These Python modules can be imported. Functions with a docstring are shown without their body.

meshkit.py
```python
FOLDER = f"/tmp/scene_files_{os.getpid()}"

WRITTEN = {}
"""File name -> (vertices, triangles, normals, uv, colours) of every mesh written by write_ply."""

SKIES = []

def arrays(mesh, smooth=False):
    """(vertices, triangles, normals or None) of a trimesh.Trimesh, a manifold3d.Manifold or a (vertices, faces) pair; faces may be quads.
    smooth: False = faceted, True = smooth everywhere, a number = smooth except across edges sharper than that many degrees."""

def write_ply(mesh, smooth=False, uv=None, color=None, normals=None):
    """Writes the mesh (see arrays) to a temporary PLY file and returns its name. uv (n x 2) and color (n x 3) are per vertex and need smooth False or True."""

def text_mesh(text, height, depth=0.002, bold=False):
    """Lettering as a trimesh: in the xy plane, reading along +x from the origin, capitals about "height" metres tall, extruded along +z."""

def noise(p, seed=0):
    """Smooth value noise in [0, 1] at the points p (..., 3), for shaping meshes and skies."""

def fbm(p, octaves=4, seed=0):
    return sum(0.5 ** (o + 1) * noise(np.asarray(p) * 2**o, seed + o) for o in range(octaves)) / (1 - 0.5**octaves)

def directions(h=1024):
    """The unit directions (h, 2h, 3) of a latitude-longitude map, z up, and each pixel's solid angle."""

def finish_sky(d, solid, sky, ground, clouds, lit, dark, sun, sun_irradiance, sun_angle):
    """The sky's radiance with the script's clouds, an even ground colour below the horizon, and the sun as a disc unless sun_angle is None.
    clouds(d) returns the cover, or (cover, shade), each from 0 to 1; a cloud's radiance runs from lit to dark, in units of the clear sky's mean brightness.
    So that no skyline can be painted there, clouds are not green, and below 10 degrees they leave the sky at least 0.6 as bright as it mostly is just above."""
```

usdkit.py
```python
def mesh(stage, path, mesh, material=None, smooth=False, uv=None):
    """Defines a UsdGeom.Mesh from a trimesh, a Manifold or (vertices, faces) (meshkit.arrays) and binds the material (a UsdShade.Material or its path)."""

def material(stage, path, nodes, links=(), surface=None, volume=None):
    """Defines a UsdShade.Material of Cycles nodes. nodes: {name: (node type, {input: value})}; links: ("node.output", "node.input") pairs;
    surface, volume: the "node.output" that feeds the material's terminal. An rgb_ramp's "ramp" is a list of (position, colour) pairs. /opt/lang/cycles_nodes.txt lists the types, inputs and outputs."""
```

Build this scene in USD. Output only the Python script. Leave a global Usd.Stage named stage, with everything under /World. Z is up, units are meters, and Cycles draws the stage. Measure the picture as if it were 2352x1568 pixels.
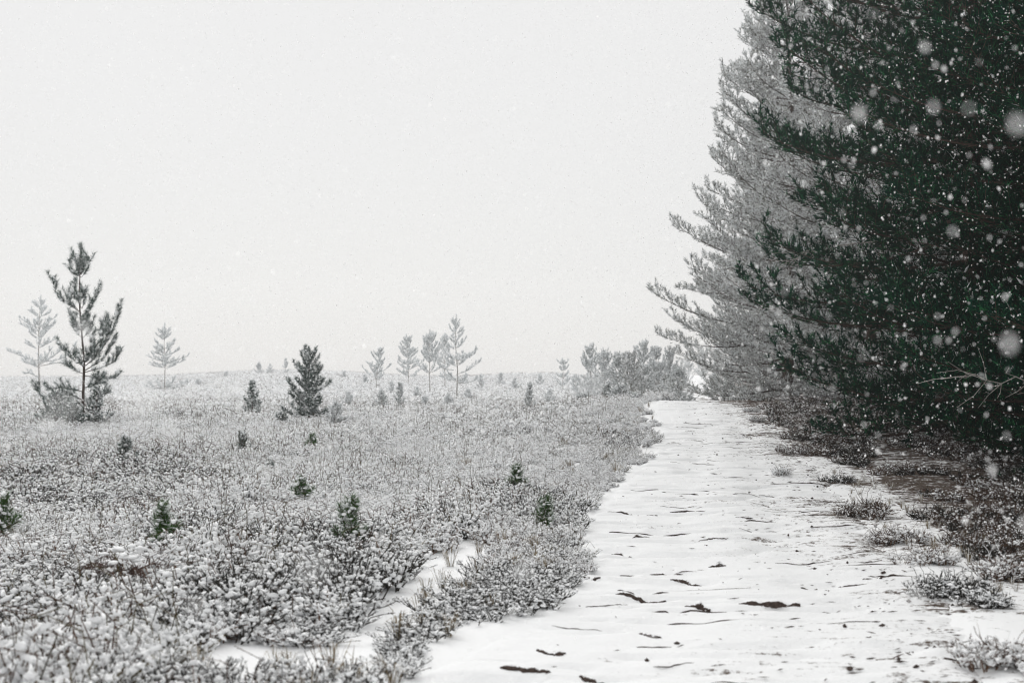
import math
import numpy as np
import usdkit
import meshkit
from pxr import Usd, UsdGeom, UsdLux, UsdShade, Sdf, Gf, Vt

stage = Usd.Stage.CreateInMemory()
UsdGeom.SetStageUpAxis(stage, 'Z')
UsdGeom.SetStageMetersPerUnit(stage, 1.0)
UsdGeom.Xform.Define(stage, '/World')
UsdGeom.Scope.Define(stage, '/World/Looks')
RNG = np.random.default_rng(11)

# ------------------------------------------------------------------ camera, sky, sun, exposure
EYE, F, HORIZON = 1.6, 3267.0, 850.0            # eye height, focal length and horizon on a 2352 x 1568 picture
CX, CY = 1176.0, 784.0
PITCH = math.atan((HORIZON - CY) / F)
cam = UsdGeom.Camera.Define(stage, '/World/camera')
cam.CreateHorizontalApertureAttr(36.0)
cam.CreateVerticalApertureAttr(24.0)
cam.CreateFocalLengthAttr(50.0)
cam.CreateFStopAttr(2.8)
cam.CreateFocusDistanceAttr(21.0)
cam.CreateClippingRangeAttr(Gf.Vec2f(0.05, 5000))
cam.AddTranslateOp().Set(Gf.Vec3d(0, 0, EYE))
cam.AddRotateXYZOp().Set(Gf.Vec3f(90 + math.degrees(PITCH), 0, 0))
cam.CreateExposureAttr(0.75)

SUN_EL, SUN_AZ = math.radians(48), math.radians(-12)
sun = UsdLux.DistantLight.Define(stage, '/World/sun')
sun.CreateNormalizeAttr(True)
sun.CreateIntensityAttr(0.26)
sun.CreateAngleAttr(60.0)
sun.CreateColorAttr(Gf.Vec3f(1.0, 0.98, 0.95))
sun.AddRotateXYZOp().Set(Gf.Vec3f(90 - math.degrees(SUN_EL), 0, -math.degrees(SUN_AZ) + 180))
sky = UsdLux.DomeLight.Define(stage, '/World/sky')
sky_mat = usdkit.material(stage, '/World/Looks/overcast_sky', {
    'tc': ('texture_coordinate', {}),
    'st': ('sky_texture', {'sky_type': 'single_scattering', 'sun_disc': False, 'sun_elevation': SUN_EL, 'sun_rotation': SUN_AZ}),
    'n': ('noise_texture', {'scale': 1.6, 'detail': 4.0, 'roughness': 0.5}),
    'rp': ('rgb_ramp', {'ramp': [(0.3, (4.85, 4.81, 4.75)), (0.7, (5.02, 4.98, 4.92))]}),
    'mx': ('mix', {'mix_type': 'mix', 'fac': 0.97}),
    'bg': ('background_shader', {'strength': 0.1})},
    [('tc.generated', 'n.vector'), ('n.fac', 'rp.fac'), ('st.color', 'mx.color1'), ('rp.color', 'mx.color2'), ('mx.color', 'bg.color')], surface='bg.background')
UsdShade.MaterialBindingAPI.Apply(sky.GetPrim()).Bind(sky_mat)
HAZE = 0.0012
HAZE_G = 0.72

# ------------------------------------------------------------------ helpers
_used = {}


def numbered(parent, name):
    key = (parent, name)
    k = _used.get(key, 0)
    _used[key] = k + 1
    return f'{parent}/{name}' if k == 0 else f'{parent}/{name}_{k:03d}'


def tag(prim, label=None, category=None, group=None, kind=None):
    prim = prim.GetPrim() if hasattr(prim, 'GetPrim') else prim
    for k, v in (('label', label), ('category', category), ('group', group), ('kind', kind)):
        if v:
            prim.SetCustomDataByKey(k, v)
    return prim


def put(parent, name, vf, mat, smooth=False, rnd=None, kind=None, label=None):
    """One Mesh prim under the given parent path; returns its path."""
    v, f = vf[:2]
    path = numbered(parent, name)
    m = usdkit.mesh(stage, path, (v, f), mat, smooth=smooth)
    if rnd is not None:
        UsdGeom.PrimvarsAPI(m).CreatePrimvar('rnd', Sdf.ValueTypeNames.FloatArray, 'vertex').Set(Vt.FloatArray.FromNumpy(np.asarray(rnd, np.float32)))
    tag(m, kind=kind, label=label)
    return path


def xform(parent, name, loc=(0, 0, 0), rz=0.0, s=1.0):
    path = numbered(parent, name)
    x = UsdGeom.Xform.Define(stage, path)
    x.AddTranslateOp().Set(Gf.Vec3d(*map(float, loc)))
    x.AddRotateZOp().Set(float(math.degrees(rz)))
    if s != 1.0:
        x.AddScaleOp().Set(Gf.Vec3f(float(s)))
    return path


class Bag:
    """Collects triangles (with one random number per piece) for one mesh."""

    def __init__(self):
        self.v, self.f, self.r, self.n = [], [], [], 0

    def add(self, v, f, r=None):
        v = np.asarray(v, float).reshape(-1, 3)
        f = np.asarray(f, int).reshape(-1, 3)
        self.v.append(v)
        self.f.append(f + self.n)
        self.r.append(np.full(len(v), 0.5) if r is None else np.broadcast_to(r, (len(v),)))
        self.n += len(v)

    def done(self):
        return np.vstack(self.v), np.vstack(self.f), np.concatenate(self.r)

    def __bool__(self):
        return self.n > 0


def unit(a):
    return a / np.maximum(np.linalg.norm(a, axis=-1, keepdims=True), 1e-9)


def tube(p, r, sides=5, closed=True):
    p = np.asarray(p, float)
    r = np.broadcast_to(np.asarray(r, float), (len(p),))
    t = unit(np.gradient(p, axis=0))
    ref = np.array([0, 0, 1.0]) if abs(t[0, 2]) < 0.8 else np.array([1.0, 0, 0])
    a = unit(np.cross(t, ref))
    b = np.cross(t, a)
    ang = np.arange(sides) * 2 * np.pi / sides
    v = p[:, None] + r[:, None, None] * (np.cos(ang)[None, :, None] * a[:, None] + np.sin(ang)[None, :, None] * b[:, None])
    i, j = np.meshgrid(np.arange(len(p) - 1), np.arange(sides), indexing='ij')
    q = np.stack([i * sides + j, i * sides + (j + 1) % sides, (i + 1) * sides + (j + 1) % sides, (i + 1) * sides + j], -1).reshape(-1, 4)
    f = np.vstack([q[:, [0, 2, 1]], q[:, [0, 3, 2]]])
    v = v.reshape(-1, 3)
    if closed:
        n = len(v)
        v = np.vstack([v, p[0], p[-1]])
        j = np.arange(sides)
        f = np.vstack([f, np.stack([np.full(sides, n), j, (j + 1) % sides], 1),
                       np.stack([np.full(sides, n + 1), (len(p) - 1) * sides + (j + 1) % sides, (len(p) - 1) * sides + j], 1)])
    return v, f


def brush(bag, rng, p0, p1, n, length, width, a0=30, a1=65, lift=0.0):
    """Needles round the straight pieces p0 -> p1: n per piece, each one slim triangle."""
    p0, p1 = np.atleast_2d(p0), np.atleast_2d(p1)
    s = len(p0)
    if s == 0:
        return
    d = unit(p1 - p0)
    ref = np.where(np.abs(d[:, 2:]) < 0.8, [[0, 0, 1.0]], [[1.0, 0, 0]])
    a = unit(np.cross(d, ref))
    b = np.cross(d, a)
    t = rng.random((s, n, 1))
    phi = rng.random((s, n, 1)) * 2 * np.pi
    al = np.radians(rng.uniform(a0, a1, (s, n, 1)))
    base = p0[:, None] + t * (p1 - p0)[:, None]
    dirs = d[:, None] * np.cos(al) + (a[:, None] * np.cos(phi) + b[:, None] * np.sin(phi)) * np.sin(al)
    dirs[..., 2] += lift
    dirs = unit(dirs)
    ln = length * rng.uniform(0.7, 1.15, (s, n, 1))
    side = unit(np.cross(dirs, unit(rng.normal(size=(s, n, 3))))) * width / 2
    v = np.stack([base - side, base + side, base + dirs * ln], 2).reshape(-1, 3)
    f = np.arange(len(v)).reshape(-1, 3)
    bag.add(v, f, np.repeat(rng.random(s * n), 3))


_t = (1 + 5 ** 0.5) / 2
ICO_V = unit(np.array([[-1, _t, 0], [1, _t, 0], [-1, -_t, 0], [1, -_t, 0], [0, -1, _t], [0, 1, _t], [0, -1, -_t], [0, 1, -_t], [_t, 0, -1], [_t, 0, 1], [-_t, 0, -1], [-_t, 0, 1]], float))
ICO_F = np.array([[0, 11, 5], [0, 5, 1], [0, 1, 7], [0, 7, 10], [0, 10, 11], [1, 5, 9], [5, 11, 4], [11, 10, 2], [10, 7, 6], [7, 1, 8], [3, 9, 4], [3, 4, 2], [3, 2, 6], [3, 6, 8], [3, 8, 9], [4, 9, 5], [2, 4, 11], [6, 2, 10], [8, 6, 7], [9, 8, 1]])
OCT_V = np.array([[1, 0, 0], [-1, 0, 0], [0, 1, 0], [0, -1, 0], [0, 0, 1], [0, 0, -1]], float)
OCT_F = np.array([[0, 2, 4], [2, 1, 4], [1, 3, 4], [3, 0, 4], [2, 0, 5], [1, 2, 5], [3, 1, 5], [0, 3, 5]])


_h = np.arange(6) * np.pi / 3
HEX_V = np.vstack([[0, 0, 0.25], np.stack([np.cos(_h), np.sin(_h), 0 * _h], 1)])
HEX_F = np.array([[0, 1 + k, 1 + (k + 1) % 6] for k in range(6)])


def blobs(bag, rng, c, axis, ra, rb, rc, jitter=0.25, shape='ico'):
    """Lumps centred at c, long along axis (half lengths ra along, rb across, rc up)."""
    c = np.atleast_2d(c)
    k = len(c)
    if k == 0:
        return
    V, Fc = {'ico': (ICO_V, ICO_F), 'oct': (OCT_V, OCT_F), 'hex': (HEX_V, HEX_F)}[shape]
    x = unit(np.broadcast_to(axis, (k, 3)))
    y = unit(np.cross(np.where(np.abs(x[:, 2:]) < 0.9, [[0, 0, 1.0]], [[0, 1.0, 0]]), x))
    z = np.cross(x, y)
    loc = V[None] * (1 + rng.uniform(-jitter, jitter, (k, len(V), 1)))
    ra, rb, rc = (np.broadcast_to(q, (k,))[:, None, None] for q in (ra, rb, rc))
    v = c[:, None] + loc[..., :1] * ra * x[:, None] + loc[..., 1:2] * rb * y[:, None] + loc[..., 2:] * rc * z[:, None]
    f = (np.arange(k) * len(V))[:, None, None] + Fc[None]
    bag.add(v.reshape(-1, 3), f.reshape(-1, 3), np.repeat(rng.random(k), len(V)))


def sstep(a, b, x):
    t = np.clip((np.asarray(x, float) - a) / (b - a), 0, 1)
    return t * t * (3 - 2 * t)


# ------------------------------------------------------------------ terrain
def path_x(y):
    return 0.13 * np.asarray(y, float) + 0.05


def height(x, y):
    """Lie of the land: level near by, a low rise crossed by the path 35 m off, a dip, then a slope up."""
    x, y = np.broadcast_arrays(np.asarray(x, float), np.asarray(y, float))
    rise = np.interp(y, [-50, 12, 18, 24, 30, 34, 37, 42, 52, 70, 92, 150, 700], [0, 0, 0.10, 0.33, 0.62, 0.78, 0.80, 0.66, 0.18, -0.12, 0.12, 0.9, 1.0])
    u = x - path_x(y)
    k = 0.28 + 0.72 * sstep(-5.6, -1.2, u)
    low = meshkit.noise(np.stack([x * 0.11 + 3, y * 0.11, 0 * x], -1), 5) - 0.5
    bear = x / np.maximum(y, 1.0)
    swell = 0.75 * np.exp(-((bear + 0.15) / 0.07) ** 2) + 0.45 * np.exp(-((bear - 0.02) / 0.045) ** 2)
    far = meshkit.fbm(np.stack([x * 0.05, y * 0.03 + 7, 0 * x], -1), 3, 15) - 0.45
    return rise * k + 0.16 * low * sstep(2.2, 5.0, np.abs(u)) + (swell + 0.9 * far) * sstep(55, 115, y) * sstep(3, 8, np.abs(u))


def relief(x, y):
    p = np.stack([x, y, 0 * x], -1)
    return 0.035 * (meshkit.fbm(p * 1.3, 3, 21) - 0.5) + 0.018 * (meshkit.fbm(p * np.array([4.0, 7.0, 1]), 3, 31) - 0.5)


def ground_at(px, py):
    """Where the ray through a picture point meets the land."""
    ax, ay = (px - CX) / F, (py - CY) / F
    d = np.array([ax, math.cos(PITCH) + ay * math.sin(PITCH), math.sin(PITCH) - ay * math.cos(PITCH)])
    s = np.concatenate([np.linspace(3, 60, 1200), np.linspace(60, 400, 1500)])
    P = np.array([0, 0, EYE]) + s[:, None] * d
    below = np.nonzero(P[:, 2] < height(P[:, 0], P[:, 1]))[0]
    i = below[0] if len(below) else len(s) - 1
    return P[i]


def side_at(px, dist):
    """The point of the land dist metres ahead that lies under picture column px."""
    x = (px - CX) / F * dist
    return np.array([x, dist, float(height(x, dist))])


def top_height(py, dist, z0):
    return EYE + (HORIZON - py) / F * dist - z0


LEFT_EDGE = [(1505, 927), (1520, 975), (1500, 1040), (1445, 1100), (1378, 1165), (1342, 1200), (1355, 1275), (1315, 1330), (1235, 1412), (1115, 1475), (1000, 1550), (890, 1640)]
RIGHT_EDGE = [(1755, 927), (1775, 960), (1800, 1005), (1850, 1062), (1905, 1110), (1945, 1170), (2010, 1230), (2090, 1300), (2190, 1400), (2240, 1480), (2290, 1560), (2390, 1650)]
le = np.array([ground_at(*p)[:2] for p in LEFT_EDGE])[::-1]
re_ = np.array([ground_at(*p)[:2] for p in RIGHT_EDGE])[::-1]


def edges(y):
    y = np.asarray(y, float)
    near_l = np.interp(y, np.r_[-20, le[:, 1], 46, 62, 90, 150, 400], np.r_[-1.6, le[:, 0], 4.9, 7.5, 11.4, 17.9, 40])
    near_r = np.interp(y, np.r_[-20, re_[:, 1], 46, 62, 90, 150, 400], np.r_[2.2, re_[:, 0], 6.9, 8.5, 12.15, 21.5, 50])
    return near_l, near_r


TRAIL = [(430, 1512), (560, 1478), (720, 1488), (800, 1440), (822, 1390), (890, 1345), (960, 1292), (1060, 1232), (1118, 1215), (1118, 1235), (1040, 1285), (975, 1320), (930, 1360), (895, 1400), (905, 1450), (880, 1500), (800, 1535), (700, 1530), (560, 1540), (430, 1560)]
POCKETS = [[(1165, 1292), (1230, 1285), (1265, 1298), (1230, 1306), (1170, 1304)], [(1310, 1172), (1370, 1180), (1330, 1200)], [(330, 1440), (430, 1440), (390, 1462), (310, 1462)]]


def inside(poly, x, y):
    poly = np.asarray(poly)
    c = np.zeros(np.shape(x), bool)
    x1, y1 = poly[-1]
    for x2, y2 in poly:
        hit = ((y1 > y) != (y2 > y)) & (x < (x2 - x1) * (y - y1) / (y2 - y1 + 1e-12) + x1)
        c ^= hit
        x1, y1 = x2, y2
    return c


TRAIL_W = np.array([ground_at(*p)[:2] for p in TRAIL])
POCKETS_W = [np.array([ground_at(*p)[:2] for p in q]) for q in POCKETS]

# ------------------------------------------------------------------ materials
L = '/World/Looks/'


def plain(name, nodes, links, surface):
    return usdkit.material(stage, L + name, nodes, links, surface=surface)


SNOW = plain('snow', {
    'g': ('geometry', {}), 'n': ('noise_texture', {'scale': 38.0, 'detail': 4.0, 'roughness': 0.65}),
    'b': ('bump', {'strength': 0.35, 'distance': 0.02}),
    'p': ('principled_bsdf', {'base_color': (0.9, 0.91, 0.92), 'roughness': 0.65, 'specular_ior_level': 0.2})},
    [('g.position', 'n.vector'), ('n.fac', 'b.height'), ('b.normal', 'p.normal')], 'p.BSDF')

def snow_over_earth(name, stretch, scale, white=(0.9, 0.91, 0.92)):
    return plain(name, {
        'g': ('geometry', {}), 'a': ('attribute', {'attribute': 'rnd'}),
        'n1': ('noise_texture', {'scale': 26.0, 'detail': 5.0, 'roughness': 0.7}),
        'mp': ('mapping', {'scale': (1.0, stretch, 1.0)}),
        'n2': ('noise_texture', {'scale': scale, 'detail': 5.0, 'roughness': 0.68, 'distortion': 0.6}),
        's1': ('math', {'math_type': 'multiply_add', 'value2': 0.55}),
        's2': ('math', {'math_type': 'multiply_add', 'value2': 0.9}),
        'mr': ('map_range', {'from_min': 1.0, 'from_max': 1.1, 'to_min': 0.0, 'to_max': 1.0, 'clamp': True}),
        'cr': ('rgb_ramp', {'ramp': [(0.3, (0.035, 0.026, 0.02)), (0.7, (0.11, 0.078, 0.058))]}),
        'mx': ('mix', {'color1': white}),
        'b': ('bump', {'strength': 0.5, 'distance': 0.02}),
        'p': ('principled_bsdf', {'roughness': 0.7, 'specular_ior_level': 0.15})},
        [('g.position', 'n1.vector'), ('g.position', 'mp.vector'), ('mp.vector', 'n2.vector'),
         ('n1.fac', 's1.value1'), ('a.fac', 's1.value3'), ('n2.fac', 's2.value1'), ('s1.value', 's2.value3'), ('s2.value', 'mr.value'),
         ('n1.fac', 'cr.fac'), ('mr.result', 'mx.fac'), ('cr.color', 'mx.color2'), ('mx.color', 'p.base_color'), ('n1.fac', 'b.height'), ('b.normal', 'p.normal')], 'p.BSDF')


GROUND = snow_over_earth('snowy_ground', 1.5, 5.5)
PATH = snow_over_earth('snowy_path', 4.6, 2.6, (0.86, 0.87, 0.88))


def needle_mat(name, frost, dark=(0.012, 0.03, 0.018), light=(0.035, 0.065, 0.03), tip=None):
    """Needles; of each hundred, frost per cent are white with snow and, on far trees, painted haze (a random number that each needle carries)."""
    return plain(name, {
        'a': ('attribute', {'attribute': 'rnd'}),
        'cr': ('rgb_ramp', {'ramp': [(0.0, (0.82, 0.84, 0.85)), (max(frost - 0.004, 0.001), (0.82, 0.84, 0.85)), (frost + 0.004, dark)] + ([(0.82, light), (1.0, tip)] if tip else [(1.0, light)])}),
        'd': ('principled_bsdf', {'roughness': 0.8, 'specular_ior_level': 0.04}),
        't': ('translucent_bsdf', {}), 'm': ('mix_closure', {'fac': 0.15})},
        [('a.fac', 'cr.fac'), ('cr.color', 'd.base_color'), ('cr.color', 't.color'), ('d.BSDF', 'm.closure1'), ('t.BSDF', 'm.closure2')], 'm.closure')


NEEDLES_DARK = needle_mat('needles_dark', 0.006, (0.001, 0.013, 0.010), (0.005, 0.055, 0.032), (0.04, 0.19, 0.07))
NEEDLES_MID_HAZE = needle_mat('needles_mid_haze', 0.64, (0.045, 0.056, 0.046), (0.2, 0.195, 0.155))  # snow flecks, plus haze painted into the greyed needle colours
NEEDLES_HEATH = needle_mat('needles_heath', 0.24, (0.010, 0.036, 0.028), (0.04, 0.095, 0.065))
NEEDLES_FROST_HAZE = needle_mat('needles_frost_haze', 0.66, (0.12, 0.155, 0.145), (0.34, 0.38, 0.36))  # frost, lightened further so distance haze is painted into the colour
NEEDLES_RIME_HAZE = needle_mat('needles_rime_haze', 0.84, (0.2, 0.24, 0.23), (0.45, 0.48, 0.47))  # palest step for the farthest pines: rime plus painted haze
NEEDLES_GREEN = needle_mat('needles_green', 0.10, (0.015, 0.06, 0.01), (0.07, 0.16, 0.03))


def bark_mat(name, c1, c2, scale=24.0):
    return plain(name, {
        'tc': ('texture_coordinate', {}), 'n': ('noise_texture', {'scale': scale, 'detail': 5.0, 'roughness': 0.7}),
        'cr': ('rgb_ramp', {'ramp': [(0.3, c1), (0.7, c2)]}), 'b': ('bump', {'strength': 0.6, 'distance': 0.01}),
        'p': ('principled_bsdf', {'roughness': 0.85, 'specular_ior_level': 0.2})},
        [('tc.object', 'n.vector'), ('n.fac', 'cr.fac'), ('cr.color', 'p.base_color'), ('n.fac', 'b.height'), ('b.normal', 'p.normal')], 'p.BSDF')


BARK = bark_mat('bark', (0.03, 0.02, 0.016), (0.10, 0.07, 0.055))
BARK_SNOWY_HAZED = bark_mat('bark_snowy_hazed', (0.12, 0.105, 0.095), (0.6, 0.58, 0.56), 9.0)  # snow on far stems, with distance haze painted into the pale tone
DEADWOOD = bark_mat('dead_wood', (0.16, 0.14, 0.125), (0.55, 0.53, 0.5), 40.0)
ROOT = bark_mat('root_bark', (0.025, 0.019, 0.016), (0.085, 0.06, 0.05), 30.0)
RUST = plain('dead_fronds', {'a': ('attribute', {'attribute': 'rnd'}), 'cr': ('rgb_ramp', {'ramp': [(0.0, (0.09, 0.045, 0.03)), (1.0, (0.035, 0.02, 0.016))]}), 'p': ('principled_bsdf', {'roughness': 0.8})},
             [('a.fac', 'cr.fac'), ('cr.color', 'p.base_color')], 'p.BSDF')


def twig_mat(name, c1, c2, frost=0.0):
    ramp = [(0.0, c1), (1.0, c2)] if frost == 0 else [(0.0, (0.84, 0.85, 0.86)), (frost - 0.004, (0.84, 0.85, 0.86)), (frost + 0.004, c1), (1.0, c2)]
    return plain(name, {'a': ('attribute', {'attribute': 'rnd'}), 'cr': ('rgb_ramp', {'ramp': ramp}), 'p': ('principled_bsdf', {'roughness': 0.8, 'specular_ior_level': 0.05})},
                 [('a.fac', 'cr.fac'), ('cr.color', 'p.base_color')], 'p.BSDF')


TWIG = twig_mat('heather_twigs', (0.032, 0.018, 0.014), (0.17, 0.105, 0.07), 0.24)
TWIG_BROWN = twig_mat('heather_twigs_brown', (0.042, 0.029, 0.023), (0.15, 0.105, 0.08), 0.08)
TWIG_OLIVE = twig_mat('heather_twigs_olive', (0.035, 0.03, 0.014), (0.16, 0.13, 0.065), 0.26)
TWIG_DARK = twig_mat('heather_twigs_dark', (0.014, 0.018, 0.016), (0.06, 0.052, 0.044), 0.04)
FLAKE = plain('snowflake', {'d': ('diffuse_bsdf', {'color': (0.97, 0.97, 0.97)}), 't': ('translucent_bsdf', {'color': (0.97, 0.97, 0.97)}), 'm': ('mix_closure', {'fac': 0.5})},
              [('d.BSDF', 'm.closure1'), ('t.BSDF', 'm.closure2')], 'm.closure')

# ------------------------------------------------------------------ ground, path, trail, haze
def grid_mesh(xs2, ys2, z):
    r, c = z.shape
    v = np.stack([xs2, ys2, z], -1).reshape(-1, 3)
    i, j = np.meshgrid(np.arange(r - 1), np.arange(c - 1), indexing='ij')
    a = i * c + j
    q = np.stack([a, a + 1, a + c + 1, a + c], -1).reshape(-1, 4)
    return v, np.vstack([q[:, [0, 1, 2]], q[:, [0, 2, 3]]])


FOREST_X = lambda y: np.interp(y, [0, 12, 17, 25, 33, 45, 60, 90, 200], [5.8, 6.0, 6.2, 6.3, 6.8, 7.6, 9.8, 14, 30])


STRIPS = [[(1755, 935), (1800, 930), (1900, 960), (2000, 1010), (2010, 1075), (1960, 1080), (1900, 1050), (1845, 1045), (1800, 1000)],
          [(2010, 1080), (2120, 1080), (2420, 1120), (2420, 1350), (2300, 1330), (2200, 1255), (2100, 1180), (2040, 1130)],
          [(1690, 918), (1840, 915), (1900, 950), (1800, 950)]]
STRIPS_W = [np.array([ground_at(*p)[:2] for p in s]) for s in STRIPS]


CLUMPS = [(2195, 1372, 185, 0.16, 'dark', 'dark bushy heather clump ringed by rusty litter on the right of the path'),
          (1928, 1108, 65, 0.04, 'dark', 'small black rounded heather mound at the right edge of the path'),
          (1990, 1185, 125, 0.10, 'brown', 'brown heather clump on bare litter just beyond the right path edge'),
          (2060, 1245, 120, 0.22, 'twig', 'ragged heather clump with light snow between the brown clump and the spreading low one'),
          (2115, 1290, 130, 0.36, 'twig', 'low spreading snow dusted heather clump with a snowy front edge right of the path'),
          (1826, 1040, 75, 0.15, 'brown', 'long narrow brown heather strip running along the far right path edge'),
          (2335, 1535, 230, 0.36, 'twig', 'large snow tipped heather clump in the bottom right corner'),
          (2310, 1330, 150, 0.25, 'twig', 'heather clump with snow on its tips beside the frame on the right edge'),
          (1790, 1090, 46, 0.8, 'twig', 'tiny snow covered heather tuft standing out on the open path'),
          (1728, 945, 40, 0.5, 'twig', 'small faint tussock on the path crest near the forest'),
          (1742, 968, 34, 0.45, 'twig', 'small faint tussock just in front of the path crest'),
          (2260, 1395, 80, 0.25, 'dark', 'small dark heather tuft behind the bottom right corner clump')]
CLUMP_AT = [(ground_at(px, py), wpx / F * ground_at(px, py)[1] / 2, snow) for px, py, wpx, snow, _, _ in CLUMPS]


def bare_ring(x, y):
    """Rusty litter lies bare under and before the heather clumps."""
    out = 0 * np.asarray(x, float)
    for c, rad, snow in CLUMP_AT:
        out = out + (0.17 if snow < 0.3 else 0.05) * np.exp(-((x - c[0]) ** 2 / (2.0 * rad) ** 2 + (y - c[1] + 0.35 * rad) ** 2 / (1.6 * rad + 0.1) ** 2))
    return out


def soil(x, y):
    """How much bare earth and needle litter shows (0 none, 1 all): rises under the trees."""
    fx = FOREST_X(y)
    s = 0.30 * sstep(-2.8, 0.6, x - fx) + 0.35 * sstep(0.3, 2.5, x - fx)
    s = s + bare_ring(x, y) + 0.05 * sstep(-3.2, -1.5, x - fx)
    for q in STRIPS_W:
        s = s + 0.10 * inside(q, x, y)
    p = np.stack([x, y, 0 * x], -1)
    return s + 0.16 * (meshkit.fbm(p * 0.9, 3, 41) - 0.5) * sstep(-4, 0, x - fx)


def bare(x, y):
    """What the snow leaves uncovered on path and ground alike: most along the right verge, in patches."""
    p = np.stack([x, y, 0 * x], -1)
    _, r = edges(y)
    verge = np.exp(-((x - r + 0.25) / 0.95) ** 2)
    return 0.085 + np.minimum(soil(x, y), 0.33) + 0.22 * (meshkit.fbm(p * np.array([0.6, 0.8, 1]), 3, 63) - 0.28) * verge + 0.16 * (meshkit.fbm(p * np.array([0.4, 0.9, 1]), 3, 64) - 0.5)


ys = np.r_[-40, -20, -8, np.linspace(0, 40, 240), 40 + 205 * np.linspace(0, 1, 90)[1:] ** 2.2]
xs = np.r_[-245 + 215 * np.linspace(0, 1, 30) ** 0.4, np.linspace(-30, -4, 80)[1:], np.linspace(-4, 12, 150)[1:], np.linspace(12, 40, 60)[1:], 40 + 205 * np.linspace(0, 1, 24)[1:] ** 2.2]
X, Y = np.meshgrid(xs, ys)
Z = height(X, Y) + relief(X, Y) * (np.abs(X) < 60)
xl, xr = edges(Y)
Z -= 0.045 * (sstep(-0.15, 0.3, X - xl) * sstep(-0.15, 0.3, xr - X))
v, f = grid_mesh(X, Y, Z)
g = put('/World', 'ground', (v, f), GROUND, smooth=True, rnd=bare(X, Y).ravel())
tag(stage.GetPrimAtPath(g), 'snow covered heath ground under the heather and brown forest floor under the pines', 'ground', kind='structure')

def wobble(y, seed):
    return 0.22 * (meshkit.fbm(np.stack([y * 1.7, 0 * y, 0 * y], -1), 3, seed) - 0.5)


def path_edges(y):
    l, r = edges(y)
    return l + wobble(y, 3), r + 2 * wobble(y, 4)


def path_z(x, y):
    x, y = np.asarray(x, float), np.asarray(y, float)
    l, r = path_edges(y)
    w = (x - l) / (r - l)
    p = np.stack([x, y, 0 * x], -1)
    over = sstep(-0.12, 0.04, w) * sstep(-0.12, 0.06, 1 - w)
    cross = meshkit.fbm(p * np.array([0.55, 3.4, 1]) + 0.15 * meshkit.noise(p * 2.0, 8)[..., None], 3, 61)
    ruts = 0.05 * (cross - 0.5) - 0.045 * np.maximum(0.07 - np.abs(cross - 0.52), 0) / 0.07
    ruts = ruts + 0.03 * (meshkit.fbm(p * np.array([2.6, 7.0, 1]), 4, 62) - 0.5)
    prof = -0.02 * np.exp(-((w - 0.33) / 0.09) ** 2) - 0.02 * np.exp(-((w - 0.68) / 0.1) ** 2)
    return height(x, y) + relief(x, y) - 0.09 + over * (0.095 + ruts + prof) + 0.07 * sstep(33, 60, y)


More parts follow.
